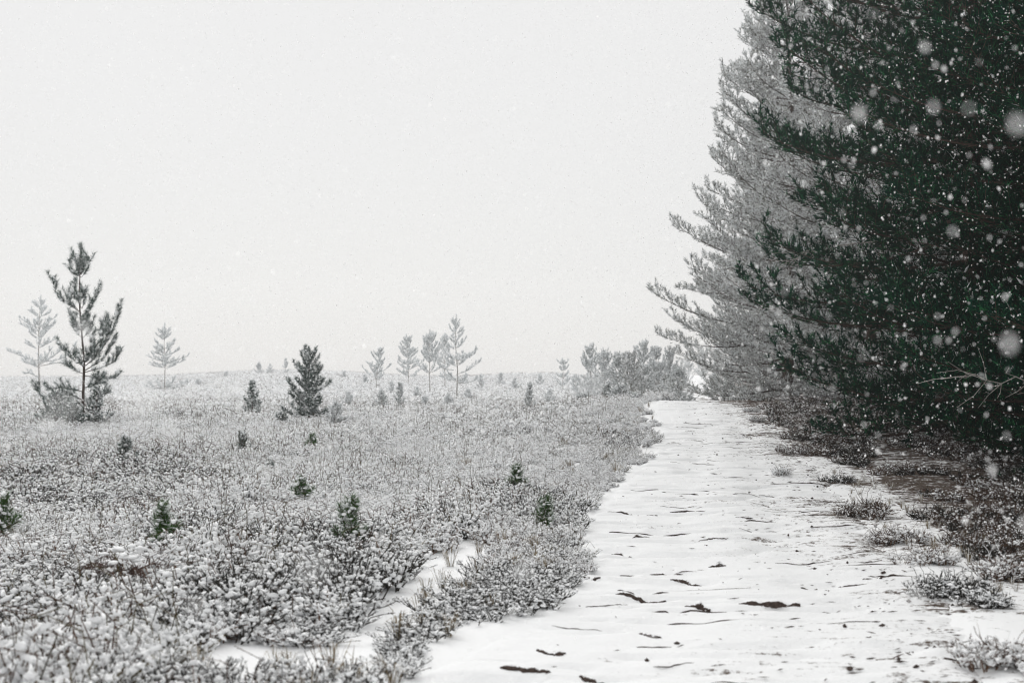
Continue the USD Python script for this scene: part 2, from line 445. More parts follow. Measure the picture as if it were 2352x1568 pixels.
py_ = np.r_[np.linspace(2.5, 40, 720), np.linspace(40, 180, 140)[1:]]
w = np.linspace(-0.12, 1.12, 130)
Yp = np.repeat(py_[:, None], len(w), 1)
xl, xr = path_edges(Yp)
Xp = xl + (xr - xl) * w[None]
pts = np.stack([Xp, Yp, 0 * Xp], -1)
Zp = path_z(Xp, Yp)
streak = bare(Xp, Yp) + 0.06 * sstep(0.05, 0.3, w)[None]
v, f = grid_mesh(Xp, Yp, Zp)
g = put('/World', 'snowy_path', (v, f), PATH, smooth=True, rnd=streak.ravel())
tag(stage.GetPrimAtPath(g), 'wide trodden path covered in thin snow between heath and pines', 'path', kind='structure')

bx = np.array([[-250, -50, -1.5], [250, -50, -1.5], [250, 250, -1.5], [-250, 250, -1.5], [-250, -50, 16.5], [250, -50, 16.5], [250, 250, 16.5], [-250, 250, 16.5]], float)
bf = np.array([[0, 3, 2, 1], [4, 5, 6, 7], [0, 1, 5, 4], [1, 2, 6, 5], [2, 3, 7, 6], [3, 0, 4, 7]])
HAZE_MAT = usdkit.material(stage, L + 'haze', {'v': ('principled_volume', {'color': (0.985, 0.99, 1.0), 'density': HAZE, 'anisotropy': HAZE_G})}, volume='v.volume')
if HAZE > 0:
    h = put('/World', 'haze', (bx, bf), HAZE_MAT, kind='stuff')
    tag(stage.GetPrimAtPath(h), 'pale snowy haze hanging over the heath', 'haze')

# ------------------------------------------------------------------ heather
def heather_clump(seed, snow, hgt=0.27, rad=0.24, stems=20, leaf=0.017, blob=1.0, leaves=9):
    rng = np.random.default_rng(seed)
    tw, sn = Bag(), Bag()
    seg0, seg1 = [], []
    for _ in range(stems):
        a = rng.random() * 2 * np.pi
        r = rad * 0.6 * rng.random() ** 0.5
        b = np.array([r * math.cos(a), r * math.sin(a), -0.03])
        lean = rng.uniform(0.15, 0.95)
        out = np.array([math.cos(a + rng.normal() * 0.6), math.sin(a + rng.normal() * 0.6), 0])
        hh = hgt * rng.uniform(0.5, 1.0)
        m = b + out * lean * hh * 0.45 + [0, 0, hh * 0.5]
        tw.add(*tube([b, m], [0.005, 0.0035], 3), rng.uniform(0.3, 1))
        for _k in range(rng.integers(4, 7)):
            s = b + (m - b) * rng.uniform(0.45, 1.0)
            o2 = unit(out * lean + rng.normal(size=3) * [0.65, 0.65, 0.3] + [0, 0, 0.65])
            l2 = hh * rng.uniform(0.3, 0.62)
            k1 = s + o2 * l2 * 0.55
            k2 = k1 + unit(o2 + rng.normal(size=3) * 0.25 + [0, 0, 0.3]) * l2 * 0.45
            tw.add(*tube([s, k1, k2], [0.003, 0.003, 0.0018], 3, False), rng.uniform(0.15, 1))
            seg0 += [s + (k1 - s) * 0.3, k1]
            seg1 += [k1, k2]
    seg0, seg1 = np.array(seg0), np.array(seg1)
    brush(tw, rng, seg0, seg1, leaves, leaf, 0.005, 25, 65)
    for _ in range(2):                                     # a few long bare flower stems stand out of the clump
        a = rng.random() * 6.28
        b = np.array([math.cos(a), math.sin(a), 0]) * rad * 0.5 * rng.random() + [0, 0, hgt * 0.3]
        m = b + unit(rng.normal(size=3) * [0.5, 0.5, 0.1] + [0, 0, 0.8]) * hgt * 0.6
        e = m + unit(m - b + rng.normal(size=3) * 0.35) * hgt * rng.uniform(0.25, 0.55)
        tw.add(*tube([b, m, e], [0.0028, 0.0024, 0.0015], 3, False), rng.uniform(0.15, 0.7))
        brush(tw, rng, np.array([m]), np.array([e]), 10, leaf * 0.8, 0.004, 20, 50)
    for share, size in ((0.6, 1.02), (1.15, 0.8), (1.3, 0.62), (1.2, 0.46)):
        pick = rng.random(len(seg0)) < snow * share
        k = pick.sum()
        if not k:
            continue
        c = seg0[pick] + (seg1 - seg0)[pick] * rng.uniform(0.2, 1.05, (k, 1)) + rng.normal(size=(k, 3)) * 0.008
        ax = (seg1 - seg0)[pick] * [1, 1, 0.3] + rng.normal(size=(k, 3)) * [0.06, 0.06, 0.015]
        q = rng.uniform(0.6, 1.3, k) * blob * size
        blobs(sn, rng, c + [0, 0, 0.006], ax, 0.024 * q * rng.uniform(0.7, 1.4, k), 0.0125 * q, 0.0105 * q, 0.55)
    return tw.done(), sn.done()


def prototype(path, parts):
    UsdGeom.Xform.Define(stage, path)
    for name, data, mat, smooth in parts:
        put(path, name, data[:2], mat, smooth=smooth, rnd=data[2])


def scatter(name, protos, xyz, rz, sc, which, tilt=None):
    path = '/World/' + name
    pi = UsdGeom.PointInstancer.Define(stage, path)
    for k, parts in enumerate(protos):
        prototype(f'{path}/variant_{k + 1:03d}', parts)
        pi.CreatePrototypesRel().AddTarget(f'{path}/variant_{k + 1:03d}')
    pi.CreatePositionsAttr(Vt.Vec3fArray.FromNumpy(np.asarray(xyz, np.float32)))
    pi.CreateProtoIndicesAttr(Vt.IntArray.FromNumpy(np.asarray(which, np.int32)))
    pi.CreateScalesAttr(Vt.Vec3fArray.FromNumpy(np.asarray(sc, np.float32)))
    q = np.zeros((len(rz), 4))
    q[:, 0], q[:, 3] = np.cos(rz / 2), np.sin(rz / 2)
    pi.CreateOrientationsAttr(Vt.QuathArray([Gf.Quath(float(a), 0, 0, float(b)) for a, b in zip(q[:, 0], q[:, 3])]))
    return pi


def field(rng, y0, y1, step, xlo, xhi):
    yy, pts = y0, []
    while yy < y1:
        a, b = xlo(yy), xhi(yy)
        n = max(int((b - a) / step), 1)
        x = a + (np.arange(n) + rng.random(n)) * (b - a) / n
        y = yy + rng.uniform(-0.5, 0.5, n) * step
        pts.append(np.stack([x, y], 1))
        yy += step
    return np.vstack(pts)


def keep_left(P, margin):
    x, y = P[:, 0], P[:, 1]
    l, _ = edges(y)
    k = x < l - margin * 0.5 + 0.30 * (meshkit.noise(np.stack([x * 2, y * 2, 0 * x], -1), 9) - 0.5) + 0.36 * (meshkit.noise(np.stack([x * 0.5, y * 0.6, 0 * x], -1), 19) - 0.45)
    for up in (1.0, 1.05, 1.1, 1.15, 1.2):                # nor where a clump's top would hide the trail
        k &= ~(inside(TRAIL_W, x * up, y * up) & ((up < 1.09) | (y > 7.2)))
        for q in POCKETS_W:
            k &= ~(inside(q, x * up, y * up) & (up < 1.07))
    return k


SNOWY = [1.0, 0.94, 0.84, 0.74, 0.60, 0.44, 0.24]
near_var = [[('twigs', a, [TWIG, TWIG_OLIVE, TWIG, TWIG_BROWN, TWIG_OLIVE, TWIG, TWIG_DARK][s], False), ('snow', b, SNOW, True)] for s in range(7) for a, b in [heather_clump(100 + s, SNOWY[s])]]
far_var = [[('twigs', a, TWIG_OLIVE if s % 2 else TWIG, False), ('snow', b, SNOW, True)] for s in range(5) for a, b in [heather_clump(200 + s, [1.0, 0.95, 0.85, 0.95, 0.7][s], blob=1.6)]]
rng = np.random.default_rng(3)
A = field(rng, 4.2, 26, 0.22, lambda y: -0.36 * y - 2.2, lambda y: 0.13 * y)
B = field(rng, 26, 62, 0.31, lambda y: -0.36 * y - 3, lambda y: 0.13 * y)
C = field(rng, 62, 190, 0.85, lambda y: -0.37 * y - 4, lambda y: 0.13 * y)
A, B, C = A[keep_left(A, 0.3)], B[keep_left(B, 0.4)], C[keep_left(C, 0.8)]
P = np.vstack([A, B, C])
patch = meshkit.fbm(np.stack([P[:, 0] * 0.55, P[:, 1] * 0.32, 0 * P[:, 0]], -1), 4, 77)
patch = np.clip((patch - 0.5) * 1.7 + 0.5, 0, 1)
sc = np.r_[rng.uniform(0.7, 1.25, len(A)), rng.uniform(0.9, 1.4, len(B)) * (1 + 0.3 * sstep(26, 62, B[:, 1])), rng.uniform(1.9, 2.7, len(C))] * (0.66 + 0.62 * patch)
l, _ = edges(P[:, 1])
sc *= np.where(P[:, 1] < 40, 0.62 + 0.38 * sstep(0.2, 1.8, l - P[:, 0]), 1)
bank = 1.4 * np.exp(-((l - P[:, 0]) / 1.0) ** 2)[:len(A)]
idx = np.clip((bank + (patch[:len(A)] - 0.17) * 8.6 + rng.normal(size=len(A)) * 1.3).astype(int), 0, 6)
which = np.r_[idx, np.where(rng.random(len(B)) > (B[:, 1] - 24) / 48, np.clip(((patch[len(A):len(A) + len(B)] - 0.15) * 7 + rng.normal(size=len(B)) * 1.2).astype(int), 0, 6), 7 + rng.integers(0, 5, len(B))), 7 + rng.integers(0, 5, len(C))]
z = height(P[:, 0], P[:, 1]) - 0.01
mound = meshkit.fbm(np.stack([P[:, 0] * 0.9 + 31, P[:, 1] * 0.6, 0 * P[:, 0]], -1), 3, 91)
sc3 = np.stack([sc, sc, np.minimum(sc * np.clip(0.45 + 1.1 * mound, 0.6, 1.4), 1.9)], 1)
pi = scatter('heather', near_var + far_var, np.column_stack([P, z]), rng.random(len(P)) * 2 * np.pi, sc3, which)
tag(pi, 'snow dusted heather covering the open heath left of the path', 'heather', kind='stuff')
print('heather', len(A), len(B), len(C))

# brown heather and tussocks along the foot of the wood
brown_var = [[('twigs', a, TWIG_BROWN if s % 3 else TWIG_DARK, False), ('snow', b, SNOW, True)] for s in range(5) for a, b in [heather_clump(300 + s, [0.03, 0.08, 0.16, 0.03, 0.1][s], hgt=0.2, stems=22, leaves=12, blob=0.8)]]
Q = field(rng, 5, 60, 0.27, lambda y: 0.13 * y + 1, lambda y: 0.37 * y + 2.5)
k = np.zeros(len(Q), bool)
for s in STRIPS_W:
    k |= inside(s, Q[:, 0], Q[:, 1])
k |= (Q[:, 0] > FOREST_X(Q[:, 1]) + 0.2) & (rng.random(len(Q)) < 0.5) & (Q[:, 0] < FOREST_X(Q[:, 1]) + 4)
k &= meshkit.fbm(np.stack([Q[:, 0] * 0.9, Q[:, 1] * 0.5, 0 * Q[:, 0]], -1), 3, 5) > np.where(Q[:, 0] > FOREST_X(Q[:, 1]) - 0.3, 0.30, 0.40)
Q = Q[k]
sb = rng.uniform(0.7, 1.15, len(Q))
pi = scatter('brown_heather', brown_var, np.column_stack([Q, height(Q[:, 0], Q[:, 1]) - 0.01]), rng.random(len(Q)) * 2 * np.pi, np.repeat(sb[:, None], 3, 1), rng.integers(0, 5, len(Q)))
tag(pi, 'brown heather and dead tussocks along the foot of the pine wood', 'heather', kind='stuff')
print('brown', len(Q))

for i, (px, py, wpx, snow, look, label) in enumerate(CLUMPS):
    c = ground_at(px, py)
    rad = wpx / F * c[1] / 2
    rg = np.random.default_rng(500 + i)
    root = xform('/World', 'heather_clump', (c[0], c[1], float(height(c[0], c[1]))))
    tag(stage.GetPrimAtPath(root), label, 'heather clump')
    tw, sn = Bag(), Bag()
    n = max(5, int((rad / 0.13) ** 2 * 2.2))
    for j in range(n):
        a, r = rg.random() * 2 * np.pi, rad * rg.random() ** 0.5
        dx, dy = r * math.cos(a), r * math.sin(a) * 0.8
        (tv, tf, tr), (sv, sf, sr) = heather_clump(900 + i * 40 + j, snow, hgt=0.25, rad=0.2, stems=13, leaf=0.021, leaves=8)
        s = rg.uniform(0.7, 1.1) * (1.1 - 0.5 * (r / rad) ** 2) * min(1.35, 0.5 + rad * 1.7)
        off = np.array([dx, dy, float(height(c[0] + dx, c[1] + dy) - height(c[0], c[1]))])
        tw.add(tv * s + off, tf, tr)
        sn.add(sv * s + off, sf, sr)
    t = tw.done()
    put(root, 'twigs', t, kind='stuff', mat={'dark': TWIG_DARK, 'brown': TWIG_BROWN, 'twig': TWIG}[look], rnd=t[2])
    t = sn.done()
    put(root, 'snow', t, SNOW, smooth=True, kind='stuff')

# ------------------------------------------------------------------ pines
def branch_line(rng, start, az, length, e0, e1, n=6, wob=0.06):
    """A limb that leaves at elevation e0 and bends to e1 at its tip."""
    p = [np.array(start, float)]
    for k in range(n):
        e = math.radians(e0 + (e1 - e0) * ((k + 0.5) / n) ** 1.3)
        a = az + rng.normal() * wob
        p.append(p[-1] + length / n * np.array([math.cos(e) * math.cos(a), math.cos(e) * math.sin(a), math.sin(e)]))
    return np.array(p)


def resample(line, n):
    s = np.r_[0, np.cumsum(np.linalg.norm(np.diff(line, axis=0), axis=1))]
    t = np.linspace(0, s[-1], n)
    return np.stack([np.interp(t, s, line[:, k]) for k in range(3)], 1), s[-1]


def dress_branch(rng, line, needles, snow, wood, nl=0.085, nw=0.007, per=20, bare=0.22, shoots=6, shoot_len=0.3, up=0.8, snow_p=0.5, r0=0.018):
    """Wood, needle brushes and lodged snow of one young pine limb."""
    p, length = resample(line, 8)
    wood.add(*tube(p, np.linspace(min(r0, 0.004 + 0.006 * length), 0.004, 8), 4), rng.random())
    k0 = int(bare * 7)
    s0, s1 = list(p[k0:-1]), list(p[k0 + 1:])
    shoots = int(np.clip(round(length / (0.5 * shoot_len)), 1, 2 * shoots if length < 3 and nw < 0.012 else shoots))
    for q in range(shoots):
        t = rng.uniform(bare * 0.8, 0.97)
        i = min(int(t * 7), 6)
        b = p[i] + (p[i + 1] - p[i]) * (t * 7 - i)
        d = unit(p[i + 1] - p[i])
        sd = unit(np.cross(d, [0, 0, 1.0]) + 1e-6) * rng.choice([-1, 1])
        dirn = unit(d * rng.uniform(0.5, 1.0) + sd * rng.uniform(0.3, 0.9) + [0, 0, up * rng.uniform(0.3, 1.0)])
        ln = shoot_len * rng.uniform(0.6, 1.2) * (1.15 - 0.4 * t)
        m = b + dirn * ln * 0.5
        e = m + unit(dirn + [0, 0, up * 0.6]) * ln * 0.5
        wood.add(*tube([b, m, e], [0.005, 0.004, 0.003], 3), rng.random())
        s0 += [b, m]
        s1 += [m, e]
    s0, s1 = np.array(s0), np.array(s1)
    n = max(3, int(per * np.mean(np.linalg.norm(s1 - s0, axis=1)) / 0.12))
    brush(needles, rng, s0, s1, n, nl, nw, 25, 65, 0.08)
    pick = rng.random(len(s0)) < snow_p
    if pick.any():
        d = (s1 - s0)[pick]
        ln = np.linalg.norm(d, axis=1)
        blobs(snow, rng, (s0[pick] + s1[pick]) / 2 + rng.normal(size=(pick.sum(), 3)) * 0.015 + [0, 0, 0.02], d * [1, 1, 0.7], ln * rng.uniform(0.25, 0.55, len(ln)), nl * rng.uniform(0.22, 0.5, len(ln)), nl * rng.uniform(0.14, 0.3, len(ln)), 0.35)


def young_pine(name, label, px, dist, top_py, mat, seed, spread=0.28, low=0.12, whorls=7, per_whorl=5, lift=(15, 65), base_py=None, group=None, parts=False, extra=(), snow_p=0.5, per=36, gap=(), profile=None, nl=0.1, nw=0.008, lean=0.0, bend=35, shoots=6):
    rng = np.random.default_rng(seed)
    base = side_at(px, dist)
    H = top_height(top_py, dist, base[2])
    root = xform('/World', name, base)
    tag(stage.GetPrimAtPath(root), label, 'pine tree', group)
    bark = BARK if dist < 46 else BARK_SNOWY_HAZED  # farther stems take the bark with haze in its colour
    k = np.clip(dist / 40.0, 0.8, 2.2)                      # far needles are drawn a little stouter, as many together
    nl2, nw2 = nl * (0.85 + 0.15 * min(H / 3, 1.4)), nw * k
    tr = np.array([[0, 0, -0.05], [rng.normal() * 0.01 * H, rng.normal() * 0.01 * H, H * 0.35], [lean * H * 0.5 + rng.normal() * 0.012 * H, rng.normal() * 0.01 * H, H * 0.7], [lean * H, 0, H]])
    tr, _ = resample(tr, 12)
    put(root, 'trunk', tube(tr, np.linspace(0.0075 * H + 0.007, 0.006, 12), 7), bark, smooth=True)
    at = lambda z: np.array([np.interp(z, tr[:, 2], tr[:, 0]), np.interp(z, tr[:, 2], tr[:, 1]), z])
    lines = []
    for j in range(5 if dist < 120 and low < 0.2 else 0):   # a low skirt that sinks into the heather
        lines.append(branch_line(rng, at(H * 0.05 + 0.1), j * 1.257 + rng.normal() * 0.3, H * spread * rng.uniform(0.6, 1.1), rng.uniform(0, 20), 45))
    profile = profile or (lambda t: (1 - t) ** 0.75 * min(1.0, 0.55 + t * 1.6))
    for wv in low + (0.86 - low) * np.linspace(0, 1, whorls) ** 0.85 + rng.normal(size=whorls) * 0.02:
        if any(a < wv < b for a, b in gap):
            continue
        a0 = rng.random() * 6.28
        for j in range(per_whorl):
            z = H * (wv + rng.normal() * 0.012)
            ln = H * spread * profile(wv) * rng.uniform(0.55, 1.2) + 0.06
            e0 = lift[0] + (lift[1] - lift[0]) * wv * 0.7 + rng.normal() * 9
            lines.append(branch_line(rng, at(min(z, H * 0.96)), a0 + j * 6.283 / per_whorl + rng.normal() * 0.25, ln, e0, min(e0 + bend, 84)))
    for ex in extra:                                        # limbs seen clearly in the picture: picture points, with a depth that grows outwards
        pts = np.array([[(x - px) / F * dist, 0, top_height(y, dist, base[2])] for x, y in ex[0]])
        run = np.r_[0, np.cumsum(np.linalg.norm(np.diff(pts, axis=0), axis=1))]
        pts[:, 1] = run * ex[1]
        lines.append(pts)
    sl = max(0.10, min(0.34, H * 0.075))
    if parts:
        for ln in lines:
            nd, sn, wd = Bag(), Bag(), Bag()
            dress_branch(rng, ln, nd, sn, wd, nl2, nw2, per, shoots=shoots, shoot_len=sl, snow_p=snow_p)
            t = wd.done()
            b = put(root, 'branch', t, bark)
            t = nd.done()
            put(b, 'needles', t, mat, rnd=t[2], kind='stuff')
            if sn:
                put(b, 'snow', sn.done(), SNOW, smooth=True, kind='stuff')
        nd, sn, wd = Bag(), Bag(), Bag()
        leader = np.array([at(H * 0.86), at(H * 0.93), at(H)])
        dress_branch(rng, leader, nd, sn, wd, nl2, nw2, per, bare=0.0, shoots=2, shoot_len=sl * 0.6, up=2, snow_p=snow_p)
        t = nd.done()
        put(root, 'leader_needles', t, mat, rnd=t[2], kind='stuff')
    else:
        nd, sn, wd = Bag(), Bag(), Bag()
        for ln in lines:
            dress_branch(rng, ln, nd, sn, wd, nl2, nw2, per, shoots=shoots, shoot_len=sl, snow_p=snow_p)
        dress_branch(rng, np.array([at(H * 0.84), at(H * 0.92), at(H)]), nd, sn, wd, nl2, nw2, per, bare=0.0, shoots=2, shoot_len=sl * 0.6, up=2, snow_p=snow_p)
        put(root, 'branches', wd.done(), bark, kind='stuff')
        t = nd.done()
        put(root, 'needles', t, mat, rnd=t[2], kind='stuff')
        if sn:
            put(root, 'snow', sn.done(), SNOW, smooth=True, kind='stuff')
    return root


Z1 = lambda *pts: [(x * 0.3418, 516.8 + y * 0.3418) for x, y in pts]
hero = [
    (Z1((542, 350), (500, 330), (465, 290), (450, 225)), 0.2), (Z1((545, 350), (580, 310), (600, 280), (606, 222)), -0.3),
    (Z1((540, 330), (520, 270), (512, 205)), -0.3), (Z1((540, 330), (552, 280), (556, 215)), 0.3),
    (Z1((545, 590), (480, 540), (410, 495), (392, 440), (384, 365)), -0.35), (Z1((520, 565), (460, 510), (440, 440)), 0.3), (Z1((560, 580), (605, 540), (630, 490), (655, 435)), 0.2),
    (Z1((545, 560), (530, 480), (512, 390)), -0.5), (Z1((550, 560), (560, 500), (540, 420)), 0.5), (Z1((550, 600), (600, 580), (625, 520)), -0.5),
    (Z1((550, 760), (510, 720), (480, 660), (470, 585)), 0.35), (Z1((555, 760), (600, 720), (620, 670), (600, 615)), -0.4),
    (Z1((560, 900), (610, 840), (670, 760), (665, 640)), 0.3), (Z1((565, 950), (640, 900), (700, 800), (718, 690)), -0.3), (Z1((568, 900), (680, 830), (760, 680), (785, 550)), 0.15), (Z1((700, 790), (750, 700), (740, 610)), -0.3),
    (Z1((565, 990), (680, 960), (780, 920), (828, 835)), -0.2), (Z1((565, 980), (680, 900), (740, 760)), 0.4), (Z1((560, 950), (480, 880), (420, 800)), -0.4), (Z1((560, 1000), (470, 960), (390, 920)), 0.4), (Z1((560, 880), (620, 860), (640, 740)), -0.5),
    (Z1((570, 1010), (660, 1030), (760, 1025)), 0.3), (Z1((570, 1090), (640, 1080), (700, 1030)), -0.5), (Z1((572, 1170), (660, 1150), (725, 1120)), 0.3),
    (Z1((570, 1200), (450, 1190), (300, 1190), (185, 1075)), 0.25), (Z1((570, 1120), (450, 1090), (340, 1100)), -0.3), (Z1((570, 1180), (430, 1130), (360, 1210)), 0.5), (Z1((575, 1250), (420, 1260), (300, 1330)), -0.4),
    (Z1((575, 1230), (460, 1290), (390, 1400)), -0.6), (Z1((575, 1250), (520, 1330), (470, 1400)), -0.8), (Z1((575, 1260), (600, 1330), (570, 1370)), -0.9), (Z1((572, 1100), (610, 1060), (690, 1060)), 0.5), (Z1((572, 1210), (640, 1230), (700, 1180)), -0.4)]
young_pine('pine_tree', 'tallest dark young pine on the left of the heath with candle like upright shoots', 190, 35, 560, NEEDLES_HEATH, 21, spread=0.13, low=0.34, whorls=4, per_whorl=4, extra=hero, parts=True, snow_p=0.38, per=60, gap=((0.14, 0.3),), lean=-0.012, nl=0.12)
hz = NEEDLES_RIME_HAZE  # the far pines carry their haze in this needle colour
young_pine('pine_tree', 'pale bare stemmed pine just left of the tallest dark pine', 93, 75, 677, hz, 22, spread=0.4, bend=18, low=0.3, whorls=8, per_whorl=5, lift=(-4, 55), parts=True, snow_p=0.55,
           extra=[([(93, 845), (55, 820), (10, 805)], 0.2), ([(93, 840), (140, 830), (165, 790)], 0.3), ([(95, 870), (70, 855), (62, 858)], -.3)])
young_pine('pine_tree', 'pale broad pine standing alone between the tallest pine and the dark middle pine', 378, 88, 742, hz, 23, spread=0.42, bend=16, low=0.12, whorls=8, per_whorl=6, lift=(-4, 45), parts=True, snow_p=0.55, gap=((0.2, 0.34),))
young_pine('pine_tree', 'dark bushy young pine in the middle of the left heath', 708, 37, 797, NEEDLES_HEATH, 241, spread=0.46, bend=28, low=0.06, whorls=10, per_whorl=6, lift=(14, 72), parts=True, snow_p=0.4, per=55)
young_pine('pine_tree', 'small snowy pine just left of the dark bushy middle pine', 580, 42, 880, NEEDLES_HEATH, 25, spread=0.45, low=0.1, whorls=6, per_whorl=5, lift=(35, 75), snow_p=0.55)
young_pine('pine_tree', 'slender leaning pale pine at the left end of the middle row', 866, 85, 798, hz, 26, lean=0.07, bend=22, spread=0.46, low=0.25, whorls=6, per_whorl=5, lift=(20, 65), snow_p=0.6)
young_pine('pine_tree', 'faintest pale pine second from left in the middle row', 937, 98, 768, hz, 27, lean=-0.03, bend=22, spread=0.42, low=0.22, whorls=8, per_whorl=5, lift=(5, 60), snow_p=0.6)
young_pine('pine_tree', 'pale round crowned pine with a forked bare stem in the middle row', 988, 80, 760, hz, 28, bend=22, spread=0.46, low=0.38, whorls=6, per_whorl=6, lift=(20, 70), parts=True, snow_p=0.6)
young_pine('pine_tree', 'pale pine half hidden behind the tallest pine of the middle row', 1022, 96, 764, hz, 29, bend=22, spread=0.4, low=0.35, whorls=6, per_whorl=5, lift=(25, 70), snow_p=0.6)
young_pine('pine_tree', 'tallest pine of the middle row with flat tiered limbs', 1048, 70, 722, hz, 30, spread=0.3, low=0.25, whorls=7, per_whorl=4, lift=(-5, 60), parts=True, snow_p=0.5,
           extra=[([(1048, 860), (1075, 850), (1104, 828)], 0.2), ([(1048, 880), (1080, 878), (1111, 862)], -0.3), ([(1048, 835), (1070, 822), (1096, 800)], 0.3), ([(1048, 850), (1025, 848), (1005, 835)], -0.2), ([(1048, 872), (1030, 872), (1008, 862)], 0.3)])
young_pine('pine_tree', 'pale flat topped little pine left of the roadside thicket', 1293, 85, 828, hz, 31, spread=0.5, low=0.25, whorls=4, per_whorl=5, lift=(15, 45), snow_p=0.6, profile=lambda t: 0.8 - 0.5 * t)
young_pine('pine_tree', 'faint low pine group far away behind the heath at centre left', 595, 140, 833, hz, 32, spread=0.6, low=0.1, whorls=6, per_whorl=7, lift=(30, 75), snow_p=0.6)
young_pine('pine_tree', 'faint thin far pine peeping up left of the dark middle pine', 656, 110, 823, hz, 33, spread=0.25, low=0.3, whorls=5, per_whorl=5, lift=(20, 60), snow_p=0.6)
SMALL = [(128, 34, 908, 'snowy low pine bush at the left foot of the tallest dark pine', NEEDLES_HEATH, 0.8), (222, 34.5, 896, 'snowy low pine bush at the right foot of the tallest dark pine', NEEDLES_HEATH, 0.6), (168, 33, 935, 'lowest snowy pine bush in front of the trunk of the tallest dark pine', NEEDLES_HEATH, 0.8),
         (920, 48, 880, 'small upright pine below the middle row of pale pines', NEEDLES_FROST_HAZE, 0.3), (877, 50, 900, 'short bushy pine left of the upright one below the middle row', NEEDLES_FROST_HAZE, 0.5),
         (975, 55, 913, 'low snowy pine below the round crowned pine of the middle row', hz, 0.5), (1030, 54, 908, 'low snowy pine at the foot of the tallest middle row pine', hz, 0.45),
         (1217, 41, 882, 'narrow young pine standing alone right of the middle row', NEEDLES_FROST_HAZE, 0.26), (1297, 38, 942, 'small dark pine bush near the left side of the path crest', NEEDLES_HEATH, 0.42),
         (1141, 46, 940, 'tiny snowy pine between the middle row and the narrow lone pine', hz, 0.5), (1366, 42, 922, 'small pine bush at the front left of the roadside thicket', NEEDLES_HEATH, 0.4),
         (1395, 46, 888, 'young pine at the left front corner of the roadside thicket', NEEDLES_HEATH, 0.45), (800, 52, 905, 'faint low pine right of the dark bushy middle pine', hz, 0.5),
         (770, 36, 930, 'low snow loaded pine touching the right foot of the dark bushy pine', hz, 0.6), (648, 34, 955, 'low snow loaded pine at the left foot of the dark bushy pine', NEEDLES_HEATH, 0.6)]
for i, (px, d, ty, lab, mt, sp) in enumerate(SMALL):
    young_pine('small_pine', lab, px, d, ty, mt, 60 + i, spread=sp * 1.15, low=0.08, whorls=5, per_whorl=5, lift=(28, 75), snow_p=0.45, nl=0.085, shoots=4, parts=True)
THICKET = [(1356, 57, 792, 'leftmost tall pine of the roadside thicket with a spiky top', 0.25), (1388, 55, 806, 'second pine from the left in the roadside thicket', 0.3), (1420, 52, 812, 'pine in the front middle of the roadside thicket', 0.36),
           (1450, 47, 812, 'darkest greenish pine at the front of the roadside thicket', 0.34), (1480, 58, 786, 'pine with a single tall leader in the roadside thicket', 0.28), (1508, 54, 803, 'bushy pine right of the tall leader in the roadside thicket', 0.34),
           (1538, 58, 804, 'pine second from the right in the roadside thicket', 0.32), (1558, 52, 850, 'rightmost low pine of the roadside thicket beside the path', 0.42), (1480, 50, 850, 'short broad pine under the tall leader in the roadside thicket', 0.5),
           (1425, 38, 893, 'low grey bush like pine in front of the thicket beside the path', 0.6), (1462, 36, 912, 'low brownish pine bush nearest the path edge before the thicket', 0.6), (1340, 44, 912, 'low snowy pine bush left in front of the thicket', 0.6)]
for i, (px, d, ty, lab, sp) in enumerate(THICKET):
    young_pine('thicket_pine', lab, px, d, ty, (NEEDLES_MID_HAZE if i == 3 else NEEDLES_RIME_HAZE if d > 53 else NEEDLES_FROST_HAZE), 80 + i, spread=sp * 1.5, low=0.04, whorls=9, per_whorl=7, lift=(12, 72), snow_p=0.5, per=17, nw=0.0115, shoots=6, profile=lambda t: (1 - t) ** 0.6)  # needle paleness steps up with distance as painted haze
FARB = [(1640, 80, 862, 'pale bushy pine right of the far end of the path', 0.55), (1672, 74, 850, 'pale pine between the far path bush and the forest edge', 0.45), (1580, 125, 812, 'very faint pine far behind the thicket', 0.4), (1612, 135, 800, 'very faint pine beyond the far bend of the path', 0.4), (1648, 120, 800, 'very faint pine in front of the far forest edge', 0.4)]
for i, (px, d, ty, lab, sp) in enumerate(FARB):
    young_pine('far_pine', lab, px, d, ty, NEEDLES_RIME_HAZE if i > 1 else NEEDLES_FROST_HAZE, 100 + i, spread=sp, low=0.04, whorls=8, per_whorl=7, lift=(25, 75), snow_p=0.15, per=18, nw=0.0115, shoots=6, profile=lambda t: (1 - t) ** 0.6)
SCRUB = [(1105, 88, 872, 'pale low bush on the heath horizon just right of the middle row'), (1150, 100, 866, 'pale pointed bush on the heath horizon, second right of the middle row'), (1182, 84, 880, 'low hazy frosted bush behind the narrow young pine'),
         (1240, 92, 868, 'hazy frosted bush between the narrow young pine and the flat topped little pine'), (1322, 78, 872, 'hazy frosted bush filling the gap between the flat topped pine and the thicket'), (838, 92, 872, 'pale bush left of the slender leaning pine'),
         (790, 105, 862, 'pale bush on the horizon right of the dark bushy pine'), (900, 76, 888, 'hazy frosted low bush between the first two pines of the middle row'), (958, 70, 900, 'hazy frosted low bush below the round crowned pine'), (620, 125, 846, 'faint bush right of the far low pine group'),
         (520, 112, 862, 'faint bush alone on the left horizon'), (1075, 62, 905, 'hazy frosted bush at the right foot of the tallest middle row pine'), (455, 95, 880, 'faint bush right of the lone broad pine'), (1262, 60, 905, 'hazy frosted bush below the flat topped little pine')]
for i, (px, d, ty, lab) in enumerate(SCRUB):
    young_pine('scrub_pine', lab, px, d, ty - 9, NEEDLES_RIME_HAZE, 160 + i, spread=0.5, low=0.06, whorls=5, per_whorl=6, lift=(20, 70), snow_p=0.6, per=15, nw=0.0115)
